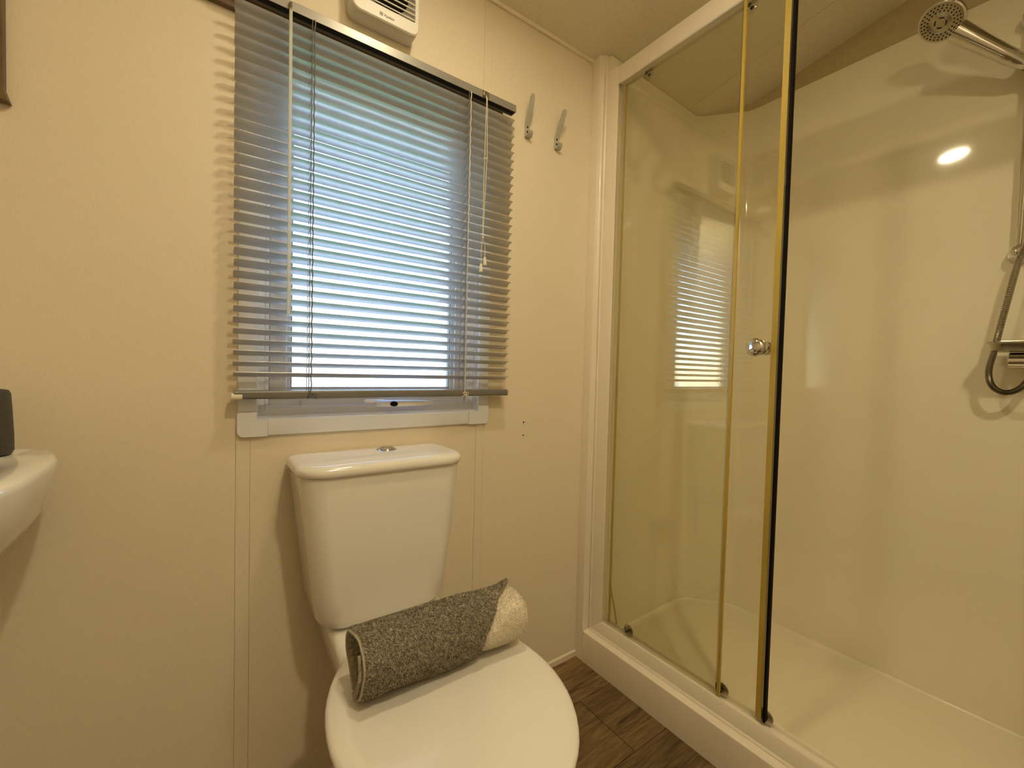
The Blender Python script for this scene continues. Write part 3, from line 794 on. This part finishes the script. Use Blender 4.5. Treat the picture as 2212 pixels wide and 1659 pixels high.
# ------------------------------------------------------------------ wash basin, tumbler, mirror on the left
ba = empty('wash_basin', (-0.43, -0.2, 0.68), 'white ceramic wash basin on the wall at the left edge', 'basin')
def basin_outline(z, k, dy=0.0, drop=0.0):
    cx, hw = -0.43, 0.247 * k
    out = []
    y1 = -0.001
    yf = -0.43 * (1 - (1 - k) * 0.75) 
    n = 64
    for i in range(n):
        t = 2 * PI * i / n
        c, s = math.cos(t), math.sin(t)
        e = 3.6
        sc = (abs(c) ** e + abs(s) ** e) ** (-1 / e)
        x = c * sc; yv = s * sc
        cyy = (y1 + yf) / 2; hy = (y1 - yf) / 2
        xx = cx + hw * x * (1 - 0.05 * max(0, yv) ** 2)
        out.append((xx, cyy + hy * yv, z))
    return out
MB().rings([basin_outline(0.690, 0.42), basin_outline(0.697, 0.57), basin_outline(0.716, 0.73), basin_outline(0.745, 0.865), basin_outline(0.778, 0.942), basin_outline(0.810, 0.98), basin_outline(0.838, 0.998), basin_outline(0.846, 0.995), basin_outline(0.8505, 0.975),
            [(x * 1, y, z) for x, y, z in [(-0.43 + (p[0] + 0.43) * 0.80, -0.235 + (p[1] + 0.215) * 0.68, 0.849) for p in basin_outline(0, 1.0)]],
            [(-0.43 + (p[0] + 0.43) * 0.74, -0.235 + (p[1] + 0.215) * 0.62, 0.835) for p in basin_outline(0, 1.0)],
            [(-0.43 + (p[0] + 0.43) * 0.62, -0.235 + (p[1] + 0.215) * 0.5, 0.77) for p in basin_outline(0, 1.0)],
            [(-0.43 + (p[0] + 0.43) * 0.3, -0.235 + (p[1] + 0.215) * 0.25, 0.735) for p in basin_outline(0, 1.0)]]).build('bowl', MAT['ceramic'], ba, 60)
MB().lathe([(0.03, 0), (0.03, 0.003), (0.022, 0.005), (0.0001, 0.004)], (-0.43, -0.235, 0.7345), (0, 0, 1), 24).build('waste', MAT['chrome'], ba)
tp = MB().tube([(-0.43, -0.06, 0.849), (-0.43, -0.06, 0.93), (-0.43, -0.075, 0.955), (-0.43, -0.13, 0.955), (-0.43, -0.15, 0.94)], [0.02, 0.017, 0.015, 0.013, 0.012], 16).build('tap', MAT['chrome'], ba, 50)
tu = MB().lathe([(0.030, 0.0), (0.0335, 0.0015), (0.0355, 0.006), (0.0352, 0.03), (0.0335, 0.075), (0.0325, 0.094), (0.0300, 0.0995), (0.027, 0.1005), (0.0255, 0.098), (0.026, 0.02), (0.001, 0.018)], (-0.281, -0.082, 0.8512), (0, 0, 1), 36).build('tumbler', MAT['tumbler'], None, 40, origin=(-0.281, -0.082, 0.8512))
tag(tu, 'charcoal tumbler standing on the wash basin rim', 'tumbler')
mi = empty('wall_mirror', (-0.47, 0, 1.42), 'brown framed mirror on the wall above the basin', 'mirror')
MX0, MX1, MZ0, MZ1 = -0.68, -0.2695, 1.425, 1.92
MB().box(MX0 + 0.008, MX1 - 0.008, -0.010, -0.001, MZ0 + 0.01, MZ1 - 0.01).build('mirror_glass', MAT['mirror'], mi, 0)
MB().rbox(MX1 - 0.010, MX1, -0.014, -0.001, MZ0, MZ1, 0.001, 1).build('frame_stile', MAT['brown'], mi)
MB().rbox(MX0, MX0 + 0.010, -0.014, -0.001, MZ0, MZ1, 0.001, 1).build('frame_stile', MAT['brown'], mi)
MB().rbox(MX0 + .010, MX1 - 0.010, -0.014, -0.001, MZ1 - 0.012, MZ1, 0.001, 1).build('frame_rail', MAT['brown'], mi)
MB().prism([(MX0 - 0.010, MZ0 - 0.008), (MX1 + 0.006, MZ0 - 0.008), (MX1, MZ0 + 0.012), (MX0, MZ0 + 0.012)], 1, -0.020, -0.001).build('frame_rail', MAT['brown'], mi)

# ------------------------------------------------------------------ shower tray
st = empty('shower_tray', (1.45, -0.6, 0.0), 'cream shower tray with a raised front step', 'shower tray')
ap = [(XF, 0.0), (XF, 0.098), (XF + 0.0015, 0.1035), (XF + 0.005, 0.106), (1.078, 0.107), (1.081, 0.109), (1.084, 0.111), (1.140, 0.111), (1.155, 0.062), (1.155, 0.0)]
MB().prism(ap, 1, -0.0371, YB + 0.3).build('apron', MAT['frame'], st, 30)
tplan = rounded_path([(1.1555, -0.05), (1.638, -0.0335), (XS + 0.004, -0.184), (XS + 0.004, YS + 0.10), (XS - 0.10, YS - .003), (1.1555, YS - .003)], 0.045, 6)
def inset_plan(path, d):
    out = []; n = len(path)
    for i, p in enumerate(path):
        a = Vector(path[(i - 1) % n]); b = Vector(path[(i + 1) % n]); q = Vector(p)
        u = (q - a).normalized() if (q - a).length > 1e-6 else Vector((1, 0)); v = (b - q).normalized() if (b - q).length > 1e-6 else u
        n1 = Vector((u.y, -u.x)); n2 = Vector((v.y, -v.x))
        m_ = (n1 + n2)
        m_ = m_.normalized() if m_.length > 1e-6 else n1
        k = 1 / max(0.5, m_.dot(n1))
        out.append(tuple(q + m_ * d * k))
    return out
def tp_ring(d, z): return [(x, y, z) for x, y in inset_plan(tplan, d)]
MB().rings([tp_ring(0.0, 0.0), tp_ring(0.0, 0.0655), tp_ring(0.005, 0.0660), tp_ring(0.008, 0.0650), tp_ring(0.010, 0.0622), tp_ring(0.013, 0.0605), tp_ring(0.022, 0.0598)]).build('tray_floor', MAT['tray'], st, 35)

# ------------------------------------------------------------------ fixed shower screen
ss = empty('shower_screen', (1.12, -0.1, 0.11), 'fixed clear glass shower panel in a cream frame', 'shower screen')
YE = YB + 0.3
MB().prism([(1.086, 0.112), (1.0905, 0.117), (1.0970, 0.1500), (1.0995, 0.1535), (1.1030, 0.1535), (1.1042, 0.1445), (1.130, 0.1445), (1.132, 0.1535), (1.137, 0.1535), (1.137, 0.112)], 1, -0.0455, YE).build('bottom_rail', MAT['frame'], ss, 25)
MB().prism([(1.0985, 1.953), (1.1015, 1.950), (1.1042, 1.956), (1.130, 1.956), (1.132, 1.950), (1.137, 1.953), (1.137, 2.006), (1.134, 2.0085), (1.1015, 2.0085), (1.0985, 2.006)], 1, -0.0895, YE).build('top_rail', MAT['frame'], ss, 25)
MB().prism([(1.086, -0.0455), (1.0905, -0.050), (1.0970, -0.0850), (1.0995, -0.0890), (1.1030, -0.0892), (1.1042, -0.078), (1.137, -0.078), (1.137, -0.0455)], 2, 0.111, 2.0085).build('jamb', MAT['frame'], ss, 25)
MB().box(1.1046, 1.1096, -0.4930, -0.0795, 0.146, 1.9555).build('fixed_pane', MAT['glass'], ss, 0)
MB().box(1.1040, 1.1104, -0.5000, -0.4932, 0.1540, 1.9495).build('edge_seal', MAT['seal'], ss, 0)
MB().rbox(1.1035, 1.1045, -0.4930, -0.4895, 0.1540, 1.9495, 0.0004, 1).build('edge_strip', MAT['clear'], ss)

# ------------------------------------------------------------------ sliding shower door, pushed open behind the fixed panel
sd = empty('sliding_door', (1.145, -0.35, 0.14), 'clear glass sliding shower door pushed half open with chrome knob', 'shower door')
MB().box(1.1165, 1.1225, -0.5860, -0.1080, 0.1560, 1.9480).build('pane', MAT['glass'], sd, 0)
MB().box(1.1158, 1.1232, -0.6000, -0.5862, 0.1560, 1.9480).build('edge_seal', MAT['seal'], sd, 0)
MB().box(1.1150, 1.1240, -0.6040, -0.6002, 0.1560, 1.9480).build('seal_lip', MAT['clear'], sd, 0)
MB().rbox(1.1125, 1.1265, -0.6102, -0.6042, 0.1560, 1.9480, 0.0012, 2).build('magnet_strip', MAT['black'], sd)
MB().box(1.1160, 1.1235, -0.1078, -0.1035, 0.1560, 1.9480).build('trailing_seal', MAT['seal'], sd, 0)
MB().tube([(1.1255, -0.100, 0.34), (1.1255, -0.1045, 0.27), (1.1255, -0.120, 0.215), (1.1255, -0.134, 0.160)], [0.0022, 0.0026, 0.003, 0.003], 6).build('loose_seal_tail', MAT['seal'], sd)
KY, KZ = -0.5650, 1.0725
MB().lathe([(0.0165, 0.0), (0.0180, 0.001), (0.0180, 0.009), (0.0145, 0.011), (0.0140, 0.018), (0.0160, 0.0225), (0.0205, 0.026), (0.0222, 0.031), (0.0220, 0.0360), (0.0190, 0.0410), (0.012, 0.0442), (0.0001, 0.0452)], (1.1164, KY, KZ), (-1, 0, 0), 36).build('knob', MAT['chrome'], sd, 50)
MB().lathe([(0.0135, 0.0), (0.0150, 0.001), (0.0150, 0.006), (0.012, 0.010), (0.0165, 0.018), (0.0160, 0.024), (0.0001, 0.026)], (1.1226, KY, KZ), (1, 0, 0), 30).build('knob', MAT['satin'], sd, 50)
def wheel(y, z, mat):
    r = MB().lathe([(0.004, 0), (0.0165, 0.0005), (0.0180, 0.0015), (0.0180, 0.0045), (0.0165, 0.0055), (0.004, 0.006)], (1.1228, y, z), (1, 0, 0), 24).build('roller', mat, sd, 40)
    MB().lathe([(0.0045, 0), (0.0045, 0.002), (0.0001, 0.0025)], (1.1289, y, z), (1, 0, 0), 12).build('axle', MAT['screw'], r)
    MB().lathe([(0.0050, 0), (0.0045, 0.0015), (0.0001, 0.002)], (1.1163, y, z), (-1, 0, 0), 12).build('axle_cap', MAT['screw'], r)
for y in (-0.183, -0.496, -0.606):
    wheel(y, 0.1640, MAT['satin'])
for y in (-0.188, -0.50):
    wheel(y, 1.9400, MAT['clear'])

# ------------------------------------------------------------------ shower fittings on the right wall
RY = -0.9135
rr = empty('riser_rail', (XS, RY, 1.34), 'slim chrome riser rail fixed to the shower wall', 'shower rail')
MB().tube([(1.742, RY, 1.352), (1.742, RY, 1.95)], 0.0085, 16).build('bar', MAT['chrome'], rr)
for z in (1.345, 1.955):
    MB().lathe([(0.024, 0.0), (0.0245, 0.006), (0.0225, 0.014), (0.0195, 0.024), (0.0190, 0.034), (0.0150, 0.044), (0.0080, 0.049), (0.0001, 0.051)], (XS - 0.0005, RY, z), (-1, 0, 0.12), 28).build('bracket', MAT['chrome'], rr, 50)
HB = Vector((1.700, -0.893, 1.838)); HH = Vector((1.617, -0.762, 1.972))
hold = MB()
hold.lathe([(0.010, -0.016), (0.0165, -0.015), (0.0175, 0.0), (0.0165, 0.016), (0.010, 0.017)], (1.742, RY, 1.838), (0, 0, 1), 20)
hold.tube([(1.742, RY, 1.838), (1.72, -0.903, 1.838), tuple(HB)], [0.011, 0.012, 0.014], 14)
hold.build('handset_holder', MAT['satin'], rr, 50)
hs_ = empty('shower_handset', HB, 'chrome shower handset with perforated round spray face', 'shower head')
hdir = (HH - HB).normalized()
pts = []; rs = []
for t, r in ((-0.14, 0.0085), (-0.10, 0.0125), (-0.02, 0.0145), (0.02, 0.0150), (0.05, 0.0135), (0.07, 0.0145), (0.2, 0.0145), (0.45, 0.0165), (0.66, 0.0185), (0.80, 0.020)):
    pts.append(HB + (HH - HB) * t); rs.append(r * (1.28 if t > 0.04 else 1.1))
pts = [p - Vector((0, 0, 0.004)) for p in pts]
MB().tube(pts, rs, 20).build('handle', MAT['chrome'], hs_, 50)
nd = Vector((-0.36, -0.06, -0.93)); nd = (nd - hdir * nd.dot(hdir) * 0.9).normalized()
MB().lathe([(0.020, -0.034), (0.036, -0.027), (0.047, -0.016), (0.0515, -0.006), (0.0515, 0.0), (0.0490, 0.0022), (0.0470, 0.0022)], HH, nd, 44).build('head_shell', MAT['chrome'], hs_, 40)
face = MB().lathe([(0.0472, 0.0), (0.0470, 0.0032), (0.0440, 0.0036), (0.024, 0.0036), (0.0225, 0.0028), (0.0205, 0.0036), (0.0001, 0.0040)], HH, nd, 44).build('spray_face', MAT['satin'], hs_, 40)
u_ = nd.orthogonal().normalized(); v_ = nd.cross(u_)
for rad_, cnt in ((0.0415, 30), (0.0350, 24), (0.0285, 20)):
    for k in range(cnt):
        a = 2 * PI * k / cnt + rad_ * 300
        c = HH + nd * 0.0034 + (u_ * math.cos(a) + v_ * math.sin(a)) * rad_
        MB().lathe([(0.0019, 0), (0.0016, 0.0014), (0.0002, 0.0016)], c, nd, 6).build('nozzle', MAT['black'], face, 0)
for k in range(4):
    mb = MB()
    a0 = 2 * PI * k / 4
    mb.tube([HH + nd * 0.0038 + (u_ * math.cos(a0 + q) + v_ * math.sin(a0 + q)) * 0.0125 for q in [i * 0.11 for i in range(9)]], 0.0014, 6)
    mb.build('slot', MAT['black'], face, 0)
# hose
def catmull(pts, n):
    P = [Vector(p) for p in pts]; P = [P[0] * 2 - P[1]] + P + [P[-1] * 2 - P[-2]]; out = []
    for i in range(1, len(P) - 2):
        for k in range(n):
            t = k / n; a, b, c, d = P[i - 1:i + 3]
            out.append(0.5 * ((2 * b) + (c - a) * t + (2 * a - 5 * b + 4 * c - d) * t * t + (3 * b - a - 3 * c + d) * t ** 3))
    out.append(P[-2]); return out
hend = HB + (HH - HB) * -0.14 - Vector((0, 0, 0.004))
hp = catmull([hend, hend + Vector((0.012, -0.05, -0.07)), (1.695, -0.985, 1.60), (1.700, -0.950, 1.42), (1.703, -0.919, 1.325), (1.703, -0.899, 1.20), (1.700, -0.884, 1.09), (1.700, -0.876, 1.030), (1.700, -0.884, 0.992), (1.702, -0.905, 0.976), (1.705, -0.928, 0.985), (1.708, -0.945, 1.012), (1.712, -0.952, 1.040)], 46)
rib = [0.0078 if k % 2 == 0 else 0.0066 for k in range(len(hp))]
ho = MB().tube(hp, rib, 12).build('shower_hose', MAT['satin'], None, 20, origin=(1.70, -0.90, 1.0))
tag(ho, 'ribbed metal shower hose looping below the soap dish', 'hose')
# bar mixer and dish
mx_ = empty('shower_mixer', (XS, -1.03, 1.06), 'chrome bar mixer valve on the shower wall behind the soap dish', 'mixer')
MB().tube([(1.712, -0.955, 1.06), (1.712, -1.12, 1.06)], 0.019, 22).build('bar', MAT['chrome'], mx_)
for y in (-0.932, -1.143):
    MB().lathe([(0.017, -0.012), (0.0205, -0.010), (0.0205, 0.022), (0.017, 0.024)], (1.712, y, 1.06), (0, -1 if y < -1 else 1, 0), 24).build('control_knob', MAT['chrome'], mx_, 40)
for y in (-0.985, -1.09):
    MB().lathe([(0.028, 0), (0.028, 0.006), (0.015, 0.010), (0.014, 0.05)], (XS - 0.0005, y, 1.06), (-1, 0, 0), 24).build('wall_flange', MAT['chrome'], mx_, 40)
MB().lathe([(0.010, 0), (0.010, 0.018), (0.008, 0.02)], (1.712, -0.955, 1.045), (0, 0, -1), 16).build('outlet', MAT['chrome'], mx_)
sdh = empty('soap_dish', (1.69, -0.955, 1.082), 'grey metal soap dish hooked over the shower valve', 'soap dish')
def dish_ring(g, z): return [(x, y, z) for x, y in rrect(1.640 - g, 1.735 + min(g, 0.0), -1.045 - g, -0.878 + g, 0.030 + g * .5, 8)]
MB().rings([dish_ring(-0.012, 1.0815), dish_ring(-0.003, 1.084), dish_ring(0.000, 1.100), dish_ring(0.005, 1.1055), dish_ring(0.0045, 1.107), dish_ring(-0.003, 1.103), dish_ring(-0.006, 1.089), dish_ring(-0.014, 1.0865)]).build('dish', MAT['satin'], sdh, 40)

# ------------------------------------------------------------------ ceiling lamp and added fill lamp
cn = Vector((0, -CEILK, -1)).normalized()
def downlight(x, y, power, label):
    lo_ = Vector((x, y, ceil_z(y)))
    lf = empty('ceiling_downlight', lo_, label, 'lamp', 'ceiling downlights')
    MB().lathe([(0.068, 0.0), (0.068, 0.003), (0.062, 0.007), (0.054, 0.008), (0.053, 0.004), (0.053, 0.0)], lo_, cn, 40).build('bezel', MAT['white'], lf, 40)
    MB().lathe([(0.0525, 0.002), (0.048, 0.006), (0.03, 0.0085), (0.0001, 0.0095)], lo_, cn, 40, cap=False).build('diffuser', MAT['diffuser'], lf, 40)
    al = bpy.data.lights.new('downlight_beam', 'AREA')
    al.shape = 'DISK'; al.size = 0.095; al.energy = power; al.color = LAMP_COLOR
    ao = bpy.data.objects.new('downlight_beam', al); COL.objects.link(ao)
    ao.parent = lf
    ao.location = cn * 0.014
    ao.rotation_euler = cn.to_track_quat('-Z', 'Y').to_euler()
    return lf
downlight(LAMP.x, LAMP.y, LAMP_POWER, 'round ceiling downlight above the toilet')
downlight(0.36, -1.52, FILL_POWER, 'added unseen fill downlight near the entrance side of the room')  # unseen second lamp, added to even out the room light
